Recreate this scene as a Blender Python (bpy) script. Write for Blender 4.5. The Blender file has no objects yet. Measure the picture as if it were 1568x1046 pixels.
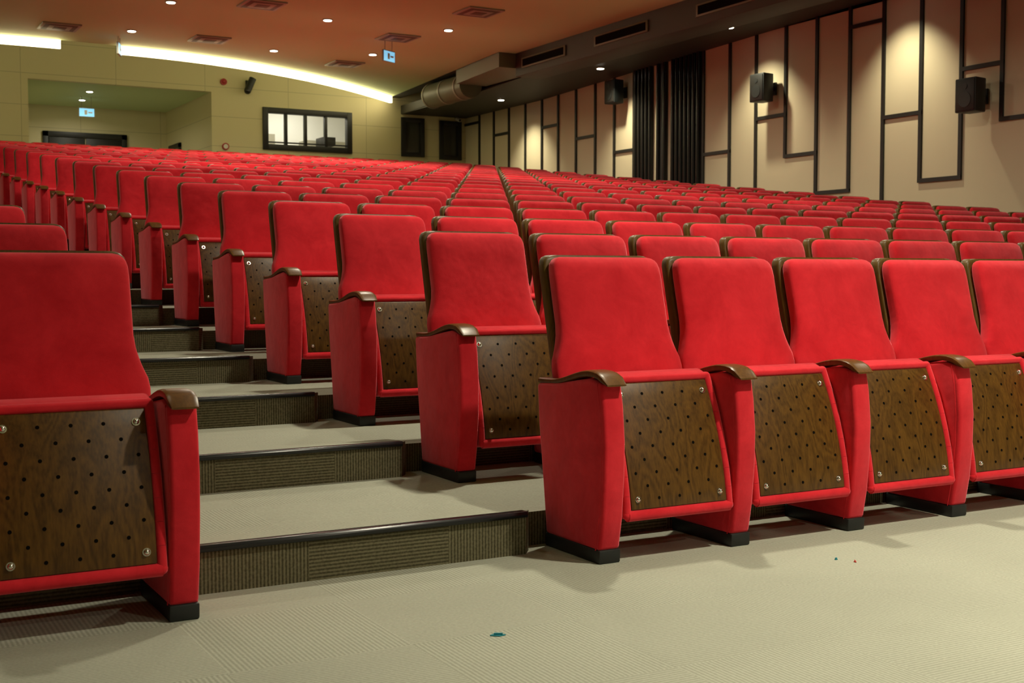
import bpy, bmesh, math
from mathutils import Vector, Matrix
sc = bpy.context.scene
sc.view_settings.view_transform = 'Standard'

# ------------------------------------------------------------------ materials
def new_mat(name):
    m = bpy.data.materials.new(name); m.use_nodes = True
    nt = m.node_tree
    return m, nt, nt.nodes['Principled BSDF']

def simple(name, col, rough=0.6, metal=0.0, spec=0.5, noise=0.0, nscale=20.0, bump=0.0, coat=0.0):
    m, nt, b = new_mat(name)
    b.inputs['Base Color'].default_value = (*col, 1)
    b.inputs['Roughness'].default_value = rough
    b.inputs['Metallic'].default_value = metal
    b.inputs['Specular IOR Level'].default_value = spec
    b.inputs['Coat Weight'].default_value = coat
    if noise > 0 or bump > 0:
        tc = nt.nodes.new('ShaderNodeTexCoord')
        n = nt.nodes.new('ShaderNodeTexNoise'); n.inputs['Scale'].default_value = nscale
        n.inputs['Detail'].default_value = 4
        nt.links.new(tc.outputs['Object'], n.inputs['Vector'])
        if noise > 0:
            mx = nt.nodes.new('ShaderNodeMix'); mx.data_type = 'RGBA'
            mx.inputs['A'].default_value = (*[c*(1-noise) for c in col], 1)
            mx.inputs['B'].default_value = (*[min(1, c*(1+noise)) for c in col], 1)
            nt.links.new(n.outputs['Fac'], mx.inputs['Factor'])
            nt.links.new(mx.outputs['Result'], b.inputs['Base Color'])
        if bump > 0:
            bp = nt.nodes.new('ShaderNodeBump'); bp.inputs['Strength'].default_value = bump
            bp.inputs['Distance'].default_value = 0.01
            nt.links.new(n.outputs['Fac'], bp.inputs['Height'])
            nt.links.new(bp.outputs['Normal'], b.inputs['Normal'])
    return m

def emis(name, col, strength):
    m, nt, b = new_mat(name)
    b.inputs['Base Color'].default_value = (*col, 1)
    b.inputs['Emission Color'].default_value = (*col, 1)
    b.inputs['Emission Strength'].default_value = strength
    return m

def fabric():
    m, nt, b = new_mat('red_velour')
    tc = nt.nodes.new('ShaderNodeTexCoord')
    oi = nt.nodes.new('ShaderNodeObjectInfo')
    add = nt.nodes.new('ShaderNodeVectorMath'); add.operation = 'ADD'
    sc_ = nt.nodes.new('ShaderNodeMath'); sc_.operation = 'MULTIPLY'; sc_.inputs[1].default_value = 37.0
    nt.links.new(oi.outputs['Random'], sc_.inputs[0])
    nt.links.new(tc.outputs['Object'], add.inputs[0]); nt.links.new(sc_.outputs[0], add.inputs[1])
    n = nt.nodes.new('ShaderNodeTexNoise'); n.inputs['Scale'].default_value = 6; n.inputs['Detail'].default_value = 10
    n.inputs['Roughness'].default_value = 0.7; n.inputs['Distortion'].default_value = 0.4
    nt.links.new(add.outputs[0], n.inputs['Vector'])
    cr = nt.nodes.new('ShaderNodeValToRGB')
    cr.color_ramp.elements[0].position = 0.32; cr.color_ramp.elements[0].color = (0.55, 0.013, 0.022, 1)
    cr.color_ramp.elements[1].position = 0.70; cr.color_ramp.elements[1].color = (0.77, 0.028, 0.042, 1)
    nt.links.new(n.outputs['Fac'], cr.inputs['Fac'])
    nt.links.new(cr.outputs['Color'], b.inputs['Base Color'])
    b.inputs['Roughness'].default_value = 0.95
    b.inputs['Specular IOR Level'].default_value = 0.1
    b.inputs['Sheen Weight'].default_value = 0.85
    b.inputs['Sheen Roughness'].default_value = 0.45
    b.inputs['Sheen Tint'].default_value = (1.0, 0.34, 0.40, 1)
    n2 = nt.nodes.new('ShaderNodeTexNoise'); n2.inputs['Scale'].default_value = 450
    nt.links.new(add.outputs[0], n2.inputs['Vector'])
    bp = nt.nodes.new('ShaderNodeBump'); bp.inputs['Strength'].default_value = 0.2; bp.inputs['Distance'].default_value = 0.002
    nt.links.new(n2.outputs['Fac'], bp.inputs['Height'])
    # soft padding wrinkles
    n4 = nt.nodes.new('ShaderNodeTexNoise'); n4.inputs['Scale'].default_value = 5.0; n4.inputs['Detail'].default_value = 3
    nt.links.new(add.outputs[0], n4.inputs['Vector'])
    bp2 = nt.nodes.new('ShaderNodeBump'); bp2.inputs['Strength'].default_value = 0.35; bp2.inputs['Distance'].default_value = 0.03
    nt.links.new(n4.outputs['Fac'], bp2.inputs['Height']); nt.links.new(bp.outputs['Normal'], bp2.inputs['Normal'])
    nt.links.new(bp2.outputs['Normal'], b.inputs['Normal'])
    return m

def wood(name, dark, light, rough=0.42, freq=26):
    m, nt, b = new_mat(name)
    tc = nt.nodes.new('ShaderNodeTexCoord')
    oi = nt.nodes.new('ShaderNodeObjectInfo')
    s = nt.nodes.new('ShaderNodeMath'); s.operation = 'MULTIPLY'; s.inputs[1].default_value = 23.0
    nt.links.new(oi.outputs['Random'], s.inputs[0])
    add = nt.nodes.new('ShaderNodeVectorMath'); add.operation = 'ADD'
    nt.links.new(tc.outputs['Object'], add.inputs[0]); nt.links.new(s.outputs[0], add.inputs[1])
    mp = nt.nodes.new('ShaderNodeMapping'); mp.inputs['Scale'].default_value = (6.0, 6.0, 1.3)
    nt.links.new(add.outputs[0], mp.inputs['Vector'])
    n = nt.nodes.new('ShaderNodeTexNoise'); n.inputs['Scale'].default_value = 1.0; n.inputs['Detail'].default_value = 2
    n.inputs['Distortion'].default_value = 0.3
    nt.links.new(mp.outputs[0], n.inputs['Vector'])
    mul = nt.nodes.new('ShaderNodeMath'); mul.operation = 'MULTIPLY'; mul.inputs[1].default_value = freq*4
    nt.links.new(n.outputs['Fac'], mul.inputs[0])
    sn = nt.nodes.new('ShaderNodeMath'); sn.operation = 'SINE'
    nt.links.new(mul.outputs[0], sn.inputs[0])
    mp2 = nt.nodes.new('ShaderNodeMapping'); mp2.inputs['Scale'].default_value = (160.0, 160.0, 7.0)
    nt.links.new(add.outputs[0], mp2.inputs['Vector'])
    n3 = nt.nodes.new('ShaderNodeTexNoise'); n3.inputs['Scale'].default_value = 1.0; n3.inputs['Detail'].default_value = 3
    nt.links.new(mp2.outputs[0], n3.inputs['Vector'])
    mr = nt.nodes.new('ShaderNodeMapRange'); mr.inputs['From Min'].default_value = -1
    mr.inputs['To Min'].default_value = 0.25; mr.inputs['To Max'].default_value = 0.6
    nt.links.new(sn.outputs[0], mr.inputs['Value'])
    av = nt.nodes.new('ShaderNodeMath'); av.operation = 'ADD'
    sb = nt.nodes.new('ShaderNodeMath'); sb.operation = 'MULTIPLY_ADD'; sb.inputs[1].default_value = 1.2; sb.inputs[2].default_value = -0.55
    nt.links.new(n3.outputs['Fac'], sb.inputs[0])
    nt.links.new(mr.outputs[0], av.inputs[0]); nt.links.new(sb.outputs[0], av.inputs[1]); av.use_clamp = True
    mx = nt.nodes.new('ShaderNodeMix'); mx.data_type = 'RGBA'
    mx.inputs['A'].default_value = (*dark, 1); mx.inputs['B'].default_value = (*light, 1)
    nt.links.new(av.outputs[0], mx.inputs['Factor'])
    nt.links.new(mx.outputs['Result'], b.inputs['Base Color'])
    b.inputs['Roughness'].default_value = rough
    b.inputs['Specular IOR Level'].default_value = 0.3
    return m

def carpet(name, ca, cb, ax1, ax2, period=0.016, tile=0.5, contrast_noise=0.12):
    m, nt, b = new_mat(name)
    L = nt.links
    tc = nt.nodes.new('ShaderNodeTexCoord')
    sp = nt.nodes.new('ShaderNodeSeparateXYZ'); L.new(tc.outputs['Object'], sp.inputs[0])
    def math_(op, a, v=None, b2=None):
        nd = nt.nodes.new('ShaderNodeMath'); nd.operation = op
        L.new(a, nd.inputs[0])
        if v is not None: nd.inputs[1].default_value = v
        if b2 is not None: L.new(b2, nd.inputs[1])
        return nd.outputs[0]
    a1 = sp.outputs[ax1]; a2 = sp.outputs[ax2]
    f1 = math_('FLOOR', math_('DIVIDE', math_('ADD', a1, 0.13), tile))
    f2 = math_('FLOOR', math_('DIVIDE', math_('ADD', a2, 50*tile+0.001), tile))
    par = math_('FLOORED_MODULO', math_('ADD', f1, None, f2), 2.0)
    s1 = math_('SINE', math_('MULTIPLY', a1, 2*math.pi/period))
    s2 = math_('SINE', math_('MULTIPLY', a2, 2*math.pi/period))
    mixs = nt.nodes.new('ShaderNodeMix'); L.new(par, mixs.inputs['Factor']); L.new(s1, mixs.inputs['A']); L.new(s2, mixs.inputs['B'])
    n = nt.nodes.new('ShaderNodeTexNoise'); n.inputs['Scale'].default_value = 110; n.inputs['Detail'].default_value = 5
    L.new(tc.outputs['Object'], n.inputs['Vector'])
    mr = nt.nodes.new('ShaderNodeMapRange'); mr.inputs['From Min'].default_value = -1
    L.new(mixs.outputs['Result'], mr.inputs['Value'])
    nz = math_('MULTIPLY', math_('SUBTRACT', n.outputs['Fac'], 0.5), 1.6)
    fac = math_('ADD', mr.outputs[0], None, nz)
    cl = nt.nodes.new('ShaderNodeClamp'); L.new(fac, cl.inputs[0])
    mx = nt.nodes.new('ShaderNodeMix'); mx.data_type = 'RGBA'
    mx.inputs['A'].default_value = (*ca, 1); mx.inputs['B'].default_value = (*cb, 1)
    L.new(cl.outputs[0], mx.inputs['Factor'])
    n2 = nt.nodes.new('ShaderNodeTexNoise'); n2.inputs['Scale'].default_value = 1.7; n2.inputs['Detail'].default_value = 4
    L.new(tc.outputs['Object'], n2.inputs['Vector'])
    mr2 = nt.nodes.new('ShaderNodeMapRange'); mr2.inputs['To Min'].default_value = 1-contrast_noise; mr2.inputs['To Max'].default_value = 1+contrast_noise
    L.new(n2.outputs['Fac'], mr2.inputs['Value'])
    vm = nt.nodes.new('ShaderNodeVectorMath'); vm.operation = 'SCALE'
    L.new(mx.outputs['Result'], vm.inputs[0]); L.new(mr2.outputs[0], vm.inputs['Scale'])
    L.new(vm.outputs[0], b.inputs['Base Color'])
    b.inputs['Roughness'].default_value = 0.95; b.inputs['Specular IOR Level'].default_value = 0.1
    bp = nt.nodes.new('ShaderNodeBump'); bp.inputs['Strength'].default_value = 0.2; bp.inputs['Distance'].default_value = 0.0015
    L.new(cl.outputs[0], bp.inputs['Height']); L.new(bp.outputs['Normal'], b.inputs['Normal'])
    return m

def seamed(name, col, px, pz, axis, seam=0.01, dark=0.6):
    m, nt, b = new_mat(name); L = nt.links
    tc = nt.nodes.new('ShaderNodeTexCoord'); sp = nt.nodes.new('ShaderNodeSeparateXYZ'); L.new(tc.outputs['Object'], sp.inputs[0])
    outs = []
    for o, p in ((sp.outputs[axis], px), (sp.outputs[2], pz)):
        md = nt.nodes.new('ShaderNodeMath'); md.operation = 'FLOORED_MODULO'; md.inputs[1].default_value = p; L.new(o, md.inputs[0])
        lt = nt.nodes.new('ShaderNodeMath'); lt.operation = 'LESS_THAN'; lt.inputs[1].default_value = seam; L.new(md.outputs[0], lt.inputs[0])
        outs.append(lt.outputs[0])
    mxm = nt.nodes.new('ShaderNodeMath'); mxm.operation = 'MAXIMUM'; L.new(outs[0], mxm.inputs[0]); L.new(outs[1], mxm.inputs[1])
    mx = nt.nodes.new('ShaderNodeMix'); mx.data_type = 'RGBA'
    mx.inputs['A'].default_value = (*col, 1); mx.inputs['B'].default_value = (*[c*dark for c in col], 1)
    L.new(mxm.outputs[0], mx.inputs['Factor']); L.new(mx.outputs['Result'], b.inputs['Base Color'])
    b.inputs['Roughness'].default_value = 0.6
    return m

M_RED = fabric()
M_WOOD = wood('plywood_panel', (0.050, 0.021, 0.003), (0.150, 0.068, 0.010))
M_ARM = wood('varnished_armrest', (0.08, 0.032, 0.006), (0.15, 0.066, 0.013), 0.33)
M_SHELL = wood('plywood_shell', (0.075, 0.042, 0.007), (0.14, 0.080, 0.014), 0.4)
M_BLACKP = simple('black_plastic', (0.012, 0.014, 0.014), 0.5)
M_HOLE = simple('perforation_black', (0.003, 0.002, 0.001), 0.9, spec=0.1)
M_CHROME = simple('chrome_bolt', (0.75, 0.73, 0.68), 0.2, 1.0)
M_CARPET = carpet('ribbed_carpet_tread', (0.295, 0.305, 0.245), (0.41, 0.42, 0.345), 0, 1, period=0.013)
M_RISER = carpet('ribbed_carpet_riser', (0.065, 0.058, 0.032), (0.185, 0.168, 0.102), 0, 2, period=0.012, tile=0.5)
M_NOSE = simple('black_rubber_nosing', (0.010, 0.011, 0.014), 0.25)
M_CEIL = simple('painted_ceiling', (0.56, 0.64, 0.33), 0.7)
M_DARKC = simple('dark_soffit', (0.035, 0.030, 0.022), 0.6)
M_BACKW = seamed('back_wall_panel', (0.66, 0.58, 0.34), 1.83, 0.62, 0, 0.014, 0.72)
M_RIGHTW = simple('beige_acoustic_panel', (0.66, 0.56, 0.39), 0.7, noise=0.05, nscale=1.2)
M_PLAINW = simple('plain_wall', (0.42, 0.40, 0.30), 0.8)
M_TRIM = simple('black_trim', (0.010, 0.009, 0.008), 0.5)
M_BLKGLOSS = simple('black_lacquer_slat', (0.010, 0.009, 0.008), 0.25)
M_GLASSD = simple('dark_window_glass', (0.05, 0.05, 0.04), 0.1)
M_WHITE = simple('booth_white', (0.8, 0.8, 0.75), 0.8)
M_LAMP = emis('downlight_glow', (1.0, 0.93, 0.75), 20)
M_COVE = emis('cove_light_strip', (1.0, 0.88, 0.52), 8.0)
M_EXIT = emis('exit_sign_face', (0.25, 0.65, 0.95), 0.8)
M_METAL = simple('painted_metal', (0.35, 0.33, 0.25), 0.5)
M_DUCT = simple('duct_wrap', (0.16, 0.16, 0.10), 0.5)
M_REDP = simple('red_plastic', (0.4, 0.02, 0.02), 0.4)
M_GRILLE = simple('vent_slats', (0.10, 0.08, 0.055), 0.6)
M_TEAL = simple('teal_paper', (0.0, 0.20, 0.25), 0.7)
M_PINK = simple('red_paper', (0.6, 0.08, 0.06), 0.7)
M_WPAPER = simple('white_paper', (0.7, 0.68, 0.6), 0.7)

# ------------------------------------------------------------------ mesh helpers
class MB:
    def __init__(self): self.bm = bmesh.new(); self.mats = []
    def idx(self, mat):
        if mat not in self.mats: self.mats.append(mat)
        return self.mats.index(mat)
    def merge(self, pb, mat, bevel=0.0, seg=2, smooth=False, angle=0.5):
        if bevel > 0:
            bmesh.ops.recalc_face_normals(pb, faces=pb.faces)
            es = [e for e in pb.edges if len(e.link_faces) == 2 and e.calc_face_angle(0) > angle]
            bmesh.ops.bevel(pb, geom=es, offset=bevel, segments=seg, profile=0.5, affect='EDGES', clamp_overlap=True)
        bmesh.ops.recalc_face_normals(pb, faces=pb.faces)
        i = self.idx(mat)
        for f in pb.faces: f.material_index = i; f.smooth = smooth
        t = bpy.data.meshes.new('tmp'); pb.to_mesh(t); pb.free()
        self.bm.from_mesh(t); bpy.data.meshes.remove(t)
    def box(self, lo, hi, mat, bevel=0.0, seg=2, smooth=False):
        pb = bmesh.new()
        bmesh.ops.create_cube(pb, size=1)
        for v in pb.verts:
            v.co = Vector([lo[k] + (v.co[k]+0.5)*(hi[k]-lo[k]) for k in range(3)])
        self.merge(pb, mat, bevel, seg, smooth)
    def prof_x(self, pts, x0, x1, mat, bevel=0.0, seg=2, smooth=True, angle=0.5):
        pb = bmesh.new()
        a = [pb.verts.new((x0, y, z)) for y, z in pts]; c = [pb.verts.new((x1, y, z)) for y, z in pts]
        n = len(pts)
        pb.faces.new(a); pb.faces.new(c[::-1])
        for i in range(n): pb.faces.new((a[i], a[(i+1) % n], c[(i+1) % n], c[i]))
        self.merge(pb, mat, bevel, seg, smooth, angle)
    def prism_z(self, pts, z0, z1, mat, bevel=0.0, ztop=None):
        pb = bmesh.new()
        a = [pb.verts.new((x, y, z0)) for x, y in pts]; c = [pb.verts.new((x, y, z1 if ztop is None else ztop(x, y))) for x, y in pts]
        n = len(pts); pb.faces.new(a); pb.faces.new(c[::-1])
        for i in range(n): pb.faces.new((a[i], a[(i+1) % n], c[(i+1) % n], c[i]))
        self.merge(pb, mat, bevel)
    def loft(self, secs, mat, smooth=True):
        pb = bmesh.new()
        R = [[pb.verts.new(p) for p in s] for s in secs]
        n = len(secs[0])
        for a, c in zip(R, R[1:]):
            for i in range(n): pb.faces.new((a[i], a[(i+1) % n], c[(i+1) % n], c[i]))
        pb.faces.new(R[0]); pb.faces.new(R[-1][::-1])
        self.merge(pb, mat, smooth=smooth)
    def cyl(self, p0, p1, r, mat, seg=16, r2=None, smooth=True, bevel=0.0):
        pb = bmesh.new()
        p0 = Vector(p0); p1 = Vector(p1); d = p1-p0
        q = d.to_track_quat('Z', 'Y').to_matrix().to_4x4()
        bmesh.ops.create_cone(pb, cap_ends=True, segments=seg, radius1=r, radius2=r if r2 is None else r2, depth=d.length,
                              matrix=Matrix.Translation((p0+p1)/2) @ q)
        self.merge(pb, mat, bevel, 2, smooth)
    def sphere(self, c, r, mat, scale=(1, 1, 1), u=12, v=8):
        pb = bmesh.new()
        bmesh.ops.create_uvsphere(pb, u_segments=u, v_segments=v, radius=r)
        for vt in pb.verts: vt.co = Vector((vt.co.x*scale[0]+c[0], vt.co.y*scale[1]+c[1], vt.co.z*scale[2]+c[2]))
        self.merge(pb, mat, smooth=True)
    def mesh(self, name):
        me = bpy.data.meshes.new(name); self.bm.to_mesh(me); self.bm.free()
        for m in self.mats: me.materials.append(m)
        try: me.set_sharp_from_angle(angle=math.radians(38))
        except Exception: pass
        return me
    def obj(self, name, loc=(0, 0, 0), rot=(0, 0, 0)):
        return place(self.mesh(name), name, loc, rot)

def place(me, name, loc=(0, 0, 0), rot=(0, 0, 0)):
    o = bpy.data.objects.new(name, me); o.location = loc; o.rotation_euler = rot
    sc.collection.objects.link(o); return o

# ------------------------------------------------------------------ constants
H = 0.1235     # row rise
P = 1.067      # row pitch
NR = 20
W = 13.5       # right wall
YB = 26.4      # back wall
XL = -9.0
YF = -6.0
PITCH = 0.57

# ------------------------------------------------------------------ theater seat
def seat_mesh(name, left=True, right=False):
    mb = MB()
    def side(xc):
        prof = [(0.025, 0.045), (0.004, 0.16), (-0.008, 0.30), (-0.010, 0.42), (0.002, 0.54), (0.018, 0.618), (0.09, 0.632), (0.19, 0.618), (0.30, 0.600),
                (0.445, 0.590), (0.435, 0.45), (0.40, 0.20), (0.38, 0.045)]
        mb.prof_x(prof, xc-0.043, xc+0.043, M_RED, bevel=0.013, seg=3)
        for s in (-1, 1):
            pr = prof[0:6]
            for (ya, za), (yb, zb) in zip(pr, pr[1:]):
                mb.cyl((xc+s*0.0425, ya+0.022, za), (xc+s*0.0425, yb+0.022, zb), 0.0022, M_RED, 6)
        mb.prof_x([(0.022, 0.0), (0.020, 0.048), (0.385, 0.048), (0.383, 0.0)], xc-0.0435, xc+0.0435, M_BLACKP, bevel=0.006)
        N = 16; secs = []
        for i in range(N+1):
            t = i/N; y = -0.016 + t*0.470
            g = math.exp(-((y-0.085)/0.15)**2)
            top = 0.608 + 0.050*g + 0.008*math.exp(-((y-0.22)/0.1)**2)
            bot = 0.588 + 0.045*g + 0.006*math.exp(-((y-0.22)/0.1)**2)
            if y < 0.05: top -= 0.018*((0.05-y)/0.066)**2; bot -= 0.012*((0.05-y)/0.066)
            w = 0.045 - 0.012*t
            if i == 0: w -= 0.006; top -= 0.006; bot += 0.005
            s = []
            for k in range(16):
                a = 2*math.pi*k/16
                cx, cz = math.cos(a), math.sin(a)
                e = 0.45
                s.append((xc + w*math.copysign(abs(cx)**e, cx), y, (top+bot)/2 + (top-bot)/2*math.copysign(abs(cz)**e, cz)))
            secs.append(s)
        mb.loft(secs, M_ARM)
    if left: side(-0.285)
    if right: side(0.285)
    # ---- tip-up seat (folded)
    yf = lambda z: 0.010 + 0.10*(z-0.15) + 0.43*(z-0.15)**2
    zs = [0.150+0.475*i/9 for i in range(10)]
    prof = [(yf(z), z) for z in zs] + [(0.20, 0.640), (0.34, 0.625), (0.33, 0.50), (0.26, 0.30), (0.19, 0.16), (0.08, 0.135)]
    mb.prof_x(prof, -0.236, 0.236, M_RED, bevel=0.018, seg=3, angle=0.6)
    zs2 = [0.178+0.425*i/9 for i in range(10)]
    fr = [(yf(z)-0.007, z) for z in zs2]; bk = [(yf(z)+0.01, z) for z in zs2][::-1]
    mb.prof_x(fr+bk, -0.206, 0.206, M_WOOD, bevel=0.003, seg=2, angle=0.9)
    def pip(p0, p1, r): mb.cyl(p0, p1, r, M_RED, 10)
    zr = [0.16+0.455*i/7 for i in range(8)]
    for s in (-1, 1):
        for za, zb in zip(zr, zr[1:]):
            pip((s*0.221, yf(za)+0.002, za), (s*0.221, yf(zb)+0.002, zb), 0.0150)
        mb.sphere((s*0.221, yf(0.16)+0.002, 0.16), 0.0165, M_RED); mb.sphere((s*0.221, yf(0.615)+0.002, 0.615), 0.0150, M_RED)
    pip((-0.221, yf(0.615)+0.002, 0.615), (0.221, yf(0.615)+0.002, 0.615), 0.0150)
    pip((-0.221, yf(0.16)+0.003, 0.158), (0.221, yf(0.16)+0.003, 0.158), 0.020)
    for r in range(9):
        z = 0.212 + r*0.04425
        n = 5 if r % 2 == 0 else 4
        for k in range(n):
            if r in (0, 8) and k in (0, 4): continue
            x = (k-(n-1)/2)*0.088
            sl = 0.10 + 0.86*(z-0.15)
            nrm = Vector((0, -1, sl)).normalized()
            p = Vector((x, yf(z)-0.0065, z))
            mb.cyl(p, p+nrm*0.0012, 0.0056, M_HOLE, 8, smooth=False)
    for x in (-0.178, 0.178):
        for z in (0.212, 0.566):
            sl = 0.10 + 0.86*(z-0.15)
            nrm = Vector((0, -1, sl)).normalized()
            p = Vector((x, yf(z)-0.006, z))
            mb.cyl(p, p+nrm*0.003, 0.0120, M_CHROME, 14)
            mb.sphere(p+nrm*0.003, 0.009, M_CHROME)
    for s in (-1, 1):
        mb.cyl((s*0.20, 0.26, 0.42), (s*0.26, 0.26, 0.42), 0.02, M_BLACKP, 10)
    mb.box((-0.25, 0.33, 0.26), (0.25, 0.37, 0.32), M_BLACKP, 0.004)
    # ---- back cushion + shell
    def hw(z):
        base = 0.242
        if z < 0.80: base += 0.040*min(1, (0.80-z)/0.14)**1.7
        return base
    def yfront(z): return 0.358 + (z-0.62)*0.25
    def section(z, w, th, yc, n=36, e=0.34, pillow=0.0):
        s = []
        for k in range(n):
            a = 2*math.pi*(k+0.5)/n
            cx, cy = math.cos(a), math.sin(a)
            x = w*math.copysign(abs(cx)**e, cx); y = th*math.copysign(abs(cy)**e, cy)
            if cy < 0: y -= pillow*(1-(x/w)**2)
            s.append((x, yc+y, z))
        return s
    DZ = 0.010
    zlist = [0.56, 0.60, 0.64, 0.67, 0.69, 0.71, 0.73, 0.76, 0.80, 0.86, 0.92, 0.98]
    secs = []
    for z in zlist:
        secs.append(section(z, hw(z), 0.036, yfront(z)+0.036, pillow=0.014))
    for z, dw, th in ((1.000, 0.002, 0.035), (1.018, 0.007, 0.032), (1.030, 0.015, 0.026), (1.038, 0.027, 0.018), (1.042, 0.045, 0.008)):
        secs.append(section(z+DZ, 0.242-dw, th, yfront(z+DZ)+0.036, pillow=0.010))
    mb.loft(secs, M_RED)
    secs = []
    for z in [0.30, 0.45, 0.58, 0.64, 0.70, 0.76, 0.86, 0.97]:
        secs.append(section(z, 0.250, 0.027, yfront(z)+0.072+0.022, e=0.25))
    for z, dw in ((1.010, 0.001), (1.030, 0.007), (1.042, 0.018), (1.048, 0.033), (1.050, 0.05)):
        secs.append(section(z+DZ, 0.250-dw, 0.027 if z < 1.045 else 0.022, yfront(z+DZ)+0.072+0.022, e=0.25))
    mb.loft(secs, M_SHELL)
    return mb.mesh(name)

me_l = seat_mesh('theater_seat_mesh', True, False)
me_lr = seat_mesh('theater_seat_end_mesh', True, True)
for i in range(NR):
    y = 3.5 + P*i; z = H*i
    for k in range(18):
        place(me_lr if k == 17 else me_l, 'theater_seat', (2.352+0.285+PITCH*k, y, z))
    for k in range(9):
        place(me_lr if k == 0 else me_l, 'theater_seat', (0.900-0.285-PITCH*k, y, z))

# ------------------------------------------------------------------ floor
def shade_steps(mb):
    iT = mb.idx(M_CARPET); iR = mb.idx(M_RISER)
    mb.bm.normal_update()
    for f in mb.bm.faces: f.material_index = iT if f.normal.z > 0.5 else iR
YT = 3.905
mb = MB()
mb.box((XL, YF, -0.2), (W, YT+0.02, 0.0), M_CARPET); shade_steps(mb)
mb.obj('floor')
mb = MB()
for i in range(1, NR+1):
    y0 = YT + P*(i-1); y1 = YT+P*i if i < NR else YB
    mb.box((XL, y0, -0.2), (W, y1, H*i), M_CARPET)
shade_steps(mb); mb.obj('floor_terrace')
mb = MB()
XA0, XA1 = 0.96, 2.215
for i in range(1, NR+1):
    y0 = 3.79 + P*(i-1); y1 = 4.13 + P*(i-1)
    c = 0.04
    mb.prism_z([(XA0, y1), (XA0, y0), (XA1-c, y0), (XA1, y0+c*1.3), (XA1, y1)], H*(i-1)-0.01, 0, M_CARPET,
               ztop=lambda x, y: H*i+0.001+0.024*(y1-y)/(y1-y0))
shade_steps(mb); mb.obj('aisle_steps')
mb = MB()
for i in range(1, NR+1):
    y0 = 3.79 + P*(i-1); z = H*i+0.025
    prof = [(y0-0.012, z-0.016), (y0-0.018, z-0.004), (y0-0.012, z+0.006), (y0+0.03, z+0.004), (y0+0.03, z-0.003), (y0, z-0.003), (y0, z-0.016)]
    mb.prof_x(prof, XA0, XA1-0.04, M_NOSE, bevel=0.002, angle=0.7)
mb.obj('trim_stair_nosing')

# ------------------------------------------------------------------ walls
def wall_xz(name, y0, y1, x0, x1, z0, z1, holes, mat):
    mb = MB()
    xs = sorted(set([x0, x1]+[h[0] for h in holes]+[h[1] for h in holes]))
    for a, b_ in zip(xs, xs[1:]):
        hs = sorted([(h[2], h[3]) for h in holes if h[0] <= a+1e-6 and h[1] >= b_-1e-6])
        z = z0
        for h0, h1 in hs:
            if h0 > z+1e-6: mb.box((a, y0, z), (b_, y1, h0), mat)
            z = h1
        if z < z1: mb.box((a, y0, z), (b_, y1, z1), mat)
    bmesh.ops.remove_doubles(mb.bm, verts=mb.bm.verts, dist=1e-5)
    return mb.obj(name)
ZL = H*NR
wall_xz('wall_back', YB, YB+0.15, XL, W+0.15, -0.2, 5.95,
        [(3.80, 7.46, ZL, 4.86), (8.62, 10.58, 3.75, 4.56), (11.89, 12.37, 3.75, 4.54), (12.86, 13.33, 3.72, 4.52)], M_BACKW)
mb = MB(); mb.box((W, YF-0.15, -0.2), (W+0.15, YB, 5.95), M_RIGHTW); mb.obj('wall_right')
mb = MB(); mb.box((XL-0.15, YF-0.15, -0.2), (XL, YB+0.15, 5.95), M_PLAINW); mb.obj('wall_left')
mb = MB(); mb.box((XL, YF-0.15, -0.2), (W, YF, 5.95), M_PLAINW); mb.obj('wall_front')
AX0, AX1, AY = 3.80, 7.46, 30.3
mb = MB(); mb.box((AX0-0.15, YB+0.15, ZL-0.2), (AX0, AY+0.15, 5.0), M_BACKW); mb.obj('wall_alcove_left')
mb = MB(); mb.box((AX1, YB+0.15, ZL-0.2), (AX1+0.12, AY+0.15, 5.0), M_BACKW); mb.obj('wall_alcove_right')
mb = MB(); mb.box((AX0, AY, ZL-0.2), (AX1, AY+0.15, 5.0), M_BACKW); mb.obj('wall_alcove_back')
mb = MB(); mb.box((AX0, YB+0.15, 4.86), (AX1, AY, 5.0), M_CEIL); mb.obj('ceiling_alcove')
mb = MB(); mb.box((AX0, YB, ZL-0.2), (AX1, AY, ZL), M_CARPET); mb.obj('floor_alcove')
mb = MB(); DY = AY-0.004
mb.box((4.65, DY-0.06, ZL), (4.77, DY, 4.27), M_TRIM, 0.005); mb.box((6.41, DY-0.06, ZL), (6.53, DY, 4.27), M_TRIM, 0.005)
mb.box((4.65, DY-0.06, 4.15), (6.53, DY, 4.27), M_TRIM, 0.005)
for a in (4.78, 5.60):
    mb.box((a, DY-0.045, ZL+0.01), (a+0.80, DY-0.01, 4.14), M_TRIM, 0.004)
    mb.box((a+0.10, DY-0.05, ZL+0.9), (a+0.70, DY-0.04, 3.9), M_BLKGLOSS)
mb.cyl((5.52, DY-0.1, 3.3), (5.52, DY-0.1, 3.8), 0.014, M_CHROME); mb.cyl((5.67, DY-0.1, 3.3), (5.67, DY-0.1, 3.8), 0.014, M_CHROME)
mb.obj('door_1')
mb = MB(); DX = AX1-0.004
mb.box((DX-0.05, 28.9, ZL), (DX, 29.0, 4.0), M_TRIM); mb.box((DX-0.05, 29.8, ZL), (DX, 29.9, 4.0), M_TRIM)
mb.box((DX-0.05, 28.9, 3.92), (DX, 29.9, 4.02), M_TRIM); mb.box((DX-0.03, 29.0, ZL), (DX, 29.8, 3.92), M_GLASSD)
mb.obj('door_2')

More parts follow.
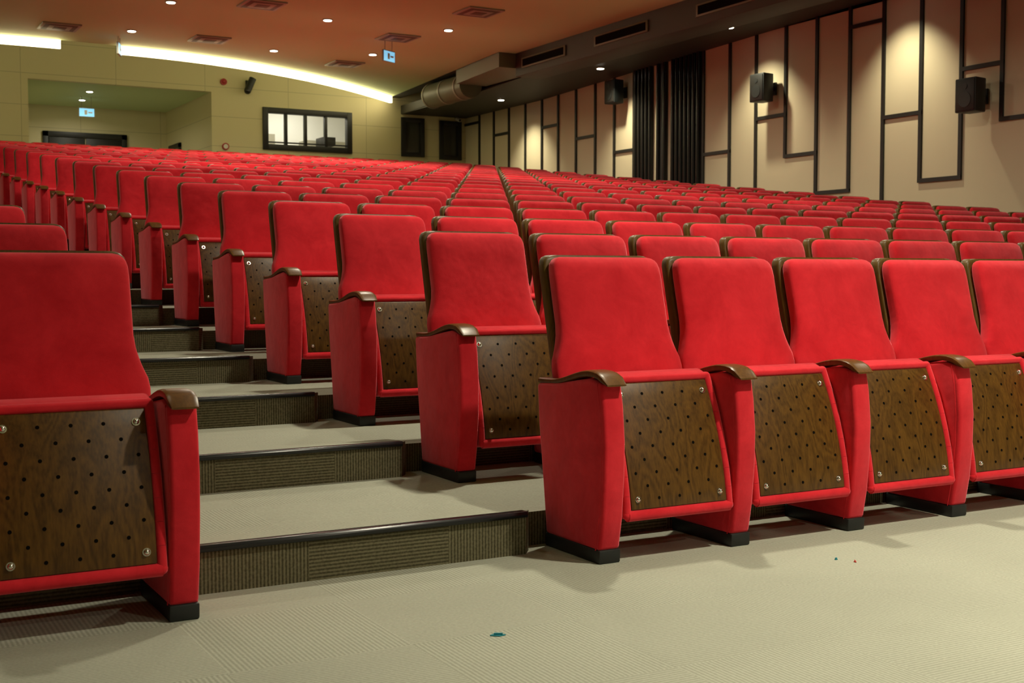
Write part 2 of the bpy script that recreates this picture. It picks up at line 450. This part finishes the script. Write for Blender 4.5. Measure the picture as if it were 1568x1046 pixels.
def window(name, x0, x1, z0, z1, t, mull, pane):
    mb = MB()
    y0, y1 = YB-0.05, YB+0.10
    mb.box((x0, y0, z0), (x0+t, y1, z1), M_TRIM, 0.006); mb.box((x1-t, y0, z0), (x1, y1, z1), M_TRIM, 0.006)
    mb.box((x0+t, y0, z0), (x1-t, y1, z0+t), M_TRIM, 0.006); mb.box((x0+t, y0, z1-t), (x1-t, y1, z1), M_TRIM, 0.006)
    for m_ in mull: mb.box((m_-0.03, y0+0.03, z0+t), (m_+0.03, y1-0.02, z1-t), M_TRIM, 0.004)
    if pane: mb.box((x0+t, YB+0.03, z0+t), (x1-t, YB+0.05, z1-t), pane)
    else: mb.box((x0+t, y0+0.035, z0+t+0.03), (x1-t, y0+0.06, z0+t+0.06), M_TRIM)
    return mb.obj(name)
window('window_1', 8.57, 10.63, 3.70, 4.61, 0.12, [9.10, 9.55, 10.02], None)
window('window_2', 11.84, 12.42, 3.70, 4.59, 0.10, [], M_GLASSD)
window('window_3', 12.81, 13.38, 3.67, 4.57, 0.10, [], M_GLASSD)
mb = MB()
mb.box((8.0, 28.4, 2.6), (11.3, 28.5, 5.2), M_WHITE); mb.box((7.9, YB+0.15, 2.6), (8.0, 28.5, 5.2), M_WHITE)
mb.box((11.3, YB+0.15, 2.6), (11.4, 28.5, 5.2), M_WHITE); mb.box((8.0, YB+0.15, 5.1), (11.3, 28.4, 5.2), M_WHITE)
mb.box((8.0, YB+0.15, 2.5), (11.3, 28.4, 2.6), M_WHITE)
mb.box((8.95, 28.2, 2.6), (9.45, 28.4, 4.25), M_METAL); mb.box((10.1, 27.9, 2.6), (11.1, 28.4, 4.12), M_METAL); mb.box((10.3, 27.3, 3.95), (10.6, 27.8, 4.15), M_TRIM, 0.01)
mb.box((10.42, 27.5, 2.6), (10.48, 27.56, 3.95), M_TRIM)
mb.obj('wall_projection_booth')

mb = MB()
T = 0.028
def vstrip(y, z0, z1): mb.box((W-0.03, y-T, z0), (W, y+T, z1), M_TRIM)
def hstrip(ya, yb, z): mb.box((W-0.031, min(ya, yb)-T, z-T), (W, max(ya, yb)+T, z+T), M_TRIM)
B = 0.0
TOP = 5.0
for y, z0, z1 in [(11.14, 3.0, TOP), (11.80, 2.295, TOP), (12.50, 2.295, TOP), (13.20, B, TOP), (13.87, 2.24, TOP), (14.57, 2.24, TOP), (15.27, 2.86, TOP),
                  (15.98, B, TOP), (16.65, B, TOP), (17.36, B, TOP), (19.45, B, TOP), (20.11, B, TOP), (20.78, B, TOP), (21.49, B, TOP), (22.18, B, TOP),
                  (22.84, B, TOP), (23.54, B, TOP), (24.27, B, TOP), (24.97, B, TOP), (25.67, B, TOP),
                  (10.44, 1.0, TOP), (9.74, 2.0, TOP), (9.04, 0.5, TOP), (8.34, 2.4, TOP), (7.64, 0.5, TOP), (6.94, 1.6, TOP), (6.24, 1.6, TOP), (5.54, 0.5, TOP),
                  (4.84, 2.4, TOP), (4.14, 0.5, TOP), (3.44, 1.7, TOP), (2.74, 0.4, TOP)]:
    vstrip(y, z0, z1)
for ya, yb, z in [(10.44, 11.14, 3.0), (11.14, 11.80, 3.73), (11.80, 12.50, 2.295), (12.50, 13.20, 3.24), (13.20, 13.87, 4.635), (13.87, 14.57, 2.24),
                  (14.57, 15.27, 2.86), (15.27, 15.98, 3.52), (16.65, 17.36, 3.06), (19.45, 20.11, 3.33), (20.78, 21.49, 3.72), (22.18, 22.84, 4.08),
                  (24.27, 24.97, 4.12), (25.67, 26.38, 4.5), (9.74, 10.44, 4.0), (9.04, 9.74, 2.0), (8.34, 9.04, 3.4), (7.64, 8.34, 2.4),
                  (6.24, 6.94, 1.6), (6.94, 7.64, 3.1), (5.54, 6.24, 4.2), (4.84, 5.54, 2.4), (3.44, 4.14, 1.7), (2.74, 3.44, 3.0)]:
    hstrip(ya, yb, z)
mb.obj('trim_right')
mb = MB()
for a, b_ in ((17.42, 18.24), (18.40, 18.68), (18.84, 19.40)):
    mb.box((W-0.04, a, 0.0), (W, b_, 4.95), M_TRIM)
    n = max(2, round((b_-a-0.09)/0.13)+1)
    for k in range(n):
        y = a+0.045 + k*(b_-a-0.09)/(n-1)
        mb.cyl((W-0.045, y, 0.0), (W-0.045, y, 4.95), 0.042, M_BLKGLOSS, 14)
mb.obj('slatted_wall_panel')

# ------------------------------------------------------------------ ceilings
arc = [(XL, 24.6), (-6, 23.8), (-2, 23.1), (1, 22.75), (3.2, 22.65), (4.8, 22.72), (5.7, 22.82), (6.6, 23.03), (7.6, 23.40), (8.8, 24.02), (9.8, 24.70), (10.7, 25.42), (11.5, 26.12)]
def cr(pts, sub=6):
    out = []
    Pn = [pts[0]]+pts+[pts[-1]]
    for i in range(1, len(Pn)-2):
        p0, p1, p2, p3 = [Vector(q) for q in Pn[i-1:i+3]]
        for s in range(sub):
            t = s/sub
            out.append(tuple(0.5*((2*p1)+(-p0+p2)*t+(2*p0-5*p1+4*p2-p3)*t*t+(-p0+3*p1-3*p2+p3)*t**3)))
    out.append(pts[-1]); return out
arcs = cr(arc)
XE = 11.25
poly = [(XL, YF)] + arcs + [(10.9, 20.0), (XE, 20.0), (XE, YF)]
mb = MB(); mb.prism_z(poly[::-1], 5.0, 5.14, M_CEIL); mb.obj('ceiling')
mb = MB(); mb.box((XL, YF, 5.80), (W, YB, 5.95), M_CEIL); mb.obj('ceiling_upper')
mb = MB()
mb.prof_x([(YF, 4.97), (13.0, 4.97), (23.0, 4.66), (YB, 4.66), (YB, 4.85), (YF, 5.1)], 11.84, W, M_DARKC, smooth=False)
mb.obj('ceiling_side')
mb = MB(); mb.box((XE, YF, 4.58), (11.80, 20.0, 5.80), M_DARKC, 0.01); mb.obj('ceiling_beam')
mb = MB(); mb.prism_z([(10.92, 20.02), (11.82, 20.02), (11.82, 22.2), (11.15, 22.2)], 4.74, 5.80, M_DUCT); mb.obj('ceiling_beam_end')
mb = MB(); mb.prism_z([(11.16, 22.21), (11.82, 22.21), (11.82, YB), (11.56, YB)], 5.02, 5.80, M_DARKC); mb.obj('ceiling_corner')
for y in (2.0, 5.0, 8.0, 11.0, 13.9, 16.6, 19.0):
    mb = MB()
    mb.box((-0.022, -0.75, -0.09), (-0.002, 0.75, 0.09), M_DUCT, 0.004)
    mb.box((-0.027, -0.70, -0.062), (-0.014, 0.70, 0.062), M_HOLE)
    mb.obj('air_slot_grille', (XE, y, 4.79))
mb = MB()
mb.cyl((11.48, 22.22, 4.74), (11.48, 24.0, 4.74), 0.25, M_DUCT, 28, bevel=0.0)
for y in (22.5, 23.2, 23.95): mb.cyl((11.48, y-0.03, 4.74), (11.48, y+0.03, 4.74), 0.262, M_METAL, 28)
for y in (22.8, 23.6): mb.cyl((11.48, y, 4.95), (11.48, y, 5.02), 0.01, M_METAL, 8)
mb.obj('ventilation_duct')

def strip(pts, name):
    mb = MB(); pb = bmesh.new()
    rows = []
    for i, p in enumerate(pts):
        a = Vector(pts[max(0, i-1)]); b_ = Vector(pts[min(len(pts)-1, i+1)]); d = (b_-a).normalized(); nrm = Vector((-d.y, d.x))
        q = Vector(p)
        rows.append([pb.verts.new((q.x+nrm.x*o, q.y+nrm.y*o, z)) for o, z in ((0.0, 4.86), (0.06, 4.86), (0.06, 5.0), (0.0, 5.0))])
    for r, s in zip(rows, rows[1:]):
        for k in range(4): pb.faces.new((r[k], r[(k+1) % 4], s[(k+1) % 4], s[k]))
    pb.faces.new(rows[0]); pb.faces.new(rows[-1][::-1])
    mb.merge(pb, M_COVE); return mb.obj(name)
strip([p for p in arcs if p[0] <= 4.0], 'cove_light')
strip([p for p in arcs if p[0] >= 4.75], 'cove_light')

# ------------------------------------------------------------------ fixtures
def downlight_mesh():
    mb = MB()
    mb.cyl((0, 0, -0.015), (0, 0, 0.0), 0.085, M_METAL, 20)
    mb.cyl((0, 0, -0.020), (0, 0, -0.012), 0.062, M_LAMP, 20)
    return mb.mesh('downlight_mesh')
ME_DL = downlight_mesh()
def downlight(x, y, z, power, col=(1, 0.92, 0.71), size=0.25, spread=160):
    o = place(ME_DL, 'downlight', (x, y, z))
    if power > 0:
        l = bpy.data.lights.new('lamp', 'AREA'); l.shape = 'DISK'; l.size = size; l.energy = power; l.color = col; l.spread = math.radians(spread)
        lo = bpy.data.objects.new('lamp', l); sc.collection.objects.link(lo); lo.parent = o; lo.location = (0, 0, -0.03)
    return o
for x, y, p in [(7.18, 18.8, 55), (9.2, 18.6, 55), (7.3, 21.8, 50), (9.0, 21.3, 50), (4.68, 21.2, 28), (4.7, 18.7, 30)]:
    downlight(x, y, 5.0, p)
for y in (14.6, 9.8):
    for x, p in ((-5.0, 10), (0.5, 22), (4.6, 85), (8.8, 85)):
        downlight(x, y, 5.0, p)
for x, p in ((-5.0, 6), (0.6, 6), (4.0, 95), (8.4, 45)): downlight(x, 5.4, 5.0, p, spread=125)
for x, p in ((-5.0, 5), (4.0, 150), (8.8, 15)): downlight(x, 1.1, 5.0, p, spread=105)
for x, p in ((-4.0, 6), (4.2, 85)): downlight(x, -3.4, 5.0, p)
downlight(-3, 19.6, 5.0, 12)
def zsoff(y): return 4.97 if y < 13 else (4.66 if y > 23 else 4.97-0.031*(y-13))
for y, e in ((23.2, 170), (19.4, 210), (15.7, 190), (12.7, 190), (8.6, 20), (4.0, 15)):
    x = 12.7
    o = downlight(x, y, zsoff(y), 0)
    l = bpy.data.lights.new('lamp', 'SPOT'); l.energy = e; l.color = (1, 0.95, 0.66); l.spot_size = math.radians(88); l.spot_blend = 1.0; l.shadow_soft_size = 0.05
    lo = bpy.data.objects.new('lamp', l); sc.collection.objects.link(lo); lo.parent = o; lo.location = (0, 0, -0.05)
    lo.rotation_euler = (Vector((0.75, 0, -2.0))).to_track_quat('-Z', 'Y').to_euler()
for x, y in [(5.2, 27.6), (5.3, 29.0)]: downlight(x, y, 4.86, 14)
o = MB(); o.box((9.0, 27.3, 5.05), (10.2, 27.5, 5.10), M_METAL, 0.005); o.box((9.03, 27.32, 5.035), (10.17, 27.48, 5.05), M_LAMP)
o = o.obj('booth_ceiling_lamp')
l = bpy.data.lights.new('lamp', 'AREA'); l.shape = 'RECTANGLE'; l.size = 1.2; l.size_y = 0.3; l.energy = 20; l.color = (1, 0.97, 0.85)
lo = bpy.data.objects.new('lamp', l); sc.collection.objects.link(lo); lo.location = (9.6, 27.4, 5.02); lo.parent = o

mb = MB()
mb.box((-0.30, -0.30, -0.025), (0.30, 0.30, 0.0), M_METAL, 0.006)
for k in range(3):
    s = 0.25-k*0.075
    mb.box((-s, -s, -0.03-0.004*k), (s, s, -0.02-0.004*k), M_GRILLE if k % 2 == 0 else M_METAL, 0.002)
me_v = mb.mesh('diffuser_mesh')
for x, y in [(8.97, 17.1), (8.74, 19.6), (8.93, 22.5), (5.92, 18.2), (6.0, 21.3), (3.58, 21.4), (9, 13), (6, 13), (3, 13), (0, 13), (3, 7), (7, 7), (-3, 17), (-3, 7)]:
    place(me_v, 'ceiling_air_diffuser', (x, y, 5.0))

def exit_sign(loc, rz, drop):
    mb = MB()
    mb.cyl((-0.1, 0, 0.10), (-0.1, 0, drop), 0.006, M_METAL, 8); mb.cyl((0.1, 0, 0.10), (0.1, 0, drop), 0.006, M_METAL, 8)
    mb.box((-0.17, -0.015, -0.10), (0.17, 0.015, 0.10), M_METAL, 0.004)
    mb.box((-0.155, -0.018, -0.085), (0.155, 0.018, 0.085), M_EXIT)
    mb.box((-0.05, -0.02, -0.05), (0.01, 0.02, 0.05), M_WPAPER); mb.box((0.03, -0.02, -0.015), (0.12, 0.02, 0.015), M_WPAPER)
    mb.obj('exit_sign', loc, (0, 0, rz))
exit_sign((8.7, 19.9, 4.72), math.radians(30), 0.28)
exit_sign((4.62, 21.9, 4.80), math.radians(70), 0.20)
exit_sign((5.3, 28.5, 4.52), 0, 0.34)

def speaker(y, z):
    mb = MB()
    mb.prism_z([(-0.14, -0.17), (0.10, -0.13), (0.10, 0.13), (-0.14, 0.17)], -0.22, 0.22, M_BLACKP, 0.015)
    mb.box((-0.150, -0.15, -0.20), (-0.138, 0.15, 0.20), M_TRIM, 0.004)
    mb.cyl((-0.156, 0, -0.06), (-0.148, 0, -0.06), 0.10, M_BLACKP, 24); mb.cyl((-0.156, 0, 0.11), (-0.148, 0, 0.11), 0.04, M_BLACKP, 20)
    mb.box((0.10, -0.03, -0.03), (0.22, 0.03, 0.03), M_TRIM); mb.box((0.20, -0.06, -0.10), (0.23, 0.06, 0.10), M_TRIM)
    mb.obj('wall_speaker', (W-0.232, y, z))
speaker(15.55, 3.95); speaker(19.75, 4.42); speaker(11.42, 3.32); speaker(7.2, 2.8)

def alarm(x, z):
    mb = MB(); mb.cyl((0, 0, 0), (0, -0.05, 0), 0.07, M_REDP, 20); mb.cyl((0, -0.05, 0), (0, -0.08, 0), 0.045, M_REDP, 20, r2=0.02)
    mb.obj('fire_alarm', (x, YB, z))
alarm(7.72, 5.08)
mb = MB(); mb.cyl((0, 0, 0), (0, -0.035, 0), 0.075, M_REDP, 20); mb.cyl((0, -0.035, 0), (0, -0.04, 0), 0.05, M_WPAPER, 20); mb.obj('fire_call_point', (7.75, YB, 3.72))
mb = MB()
mb.box((-0.05, -0.04, -0.12), (0.05, 0.0, 0.12), M_TRIM, 0.006); mb.cyl((0, -0.02, 0.0), (0, -0.2, 0.05), 0.025, M_TRIM, 10)
mb.cyl((-0.07, -0.22, -0.13), (0.05, -0.22, 0.14), 0.075, M_BLACKP, 18); mb.sphere((-0.07, -0.22, -0.13), 0.075, M_BLKGLOSS)
mb.obj('dark_wall_device', (8.25, YB, 5.03))  # dark camera/speaker unit on the back wall, gives no light
mb = MB(); mb.cyl((0, 0, 0), (0, -0.05, 0), 0.04, M_METAL, 14); mb.cyl((0, -0.05, 0), (0.0, -0.20, -0.05), 0.04, M_WPAPER, 14); mb.cyl((0, -0.20, -0.05), (0, -0.21, -0.053), 0.03, M_BLKGLOSS, 14)
mb.obj('security_camera', (13.25, YB, 4.63))

def scrap(x, y, mat, s, r):
    mb = MB()
    mb.prism_z([(-s, -0.3*s), (0.2*s, -0.5*s), (s, 0.1*s), (0.3*s, 0.5*s), (-0.7*s, 0.3*s)], 0.0005, 0.003, mat)
    mb.box((-0.5*s, -0.1*s, 0.002), (0.6*s, 0.2*s, 0.007), mat)
    mb.obj('paper_scrap', (x, y, 0), (0, 0, r))
scrap(1.61, 2.96, M_TEAL, 0.022, -0.5); scrap(3.07, 3.19, M_TEAL, 0.009, 0.3); scrap(3.10, 3.13, M_PINK, 0.009, 1.0)

# ------------------------------------------------------------------ world + camera
w = bpy.data.worlds.new('world'); sc.world = w; w.use_nodes = True
w.node_tree.nodes['Background'].inputs[0].default_value = (0.02, 0.018, 0.012, 1)
cam = bpy.data.cameras.new('camera'); co = bpy.data.objects.new('camera', cam); sc.collection.objects.link(co)
cam.lens = 43.9; cam.sensor_width = 36; cam.clip_end = 200
co.location = (0, 0, 0.985)
co.rotation_euler = (math.radians(90-3.05), 0, math.radians(-29.2))
cam.dof.use_dof = True; cam.dof.focus_distance = 5.0; cam.dof.aperture_fstop = 8
sc.camera = co
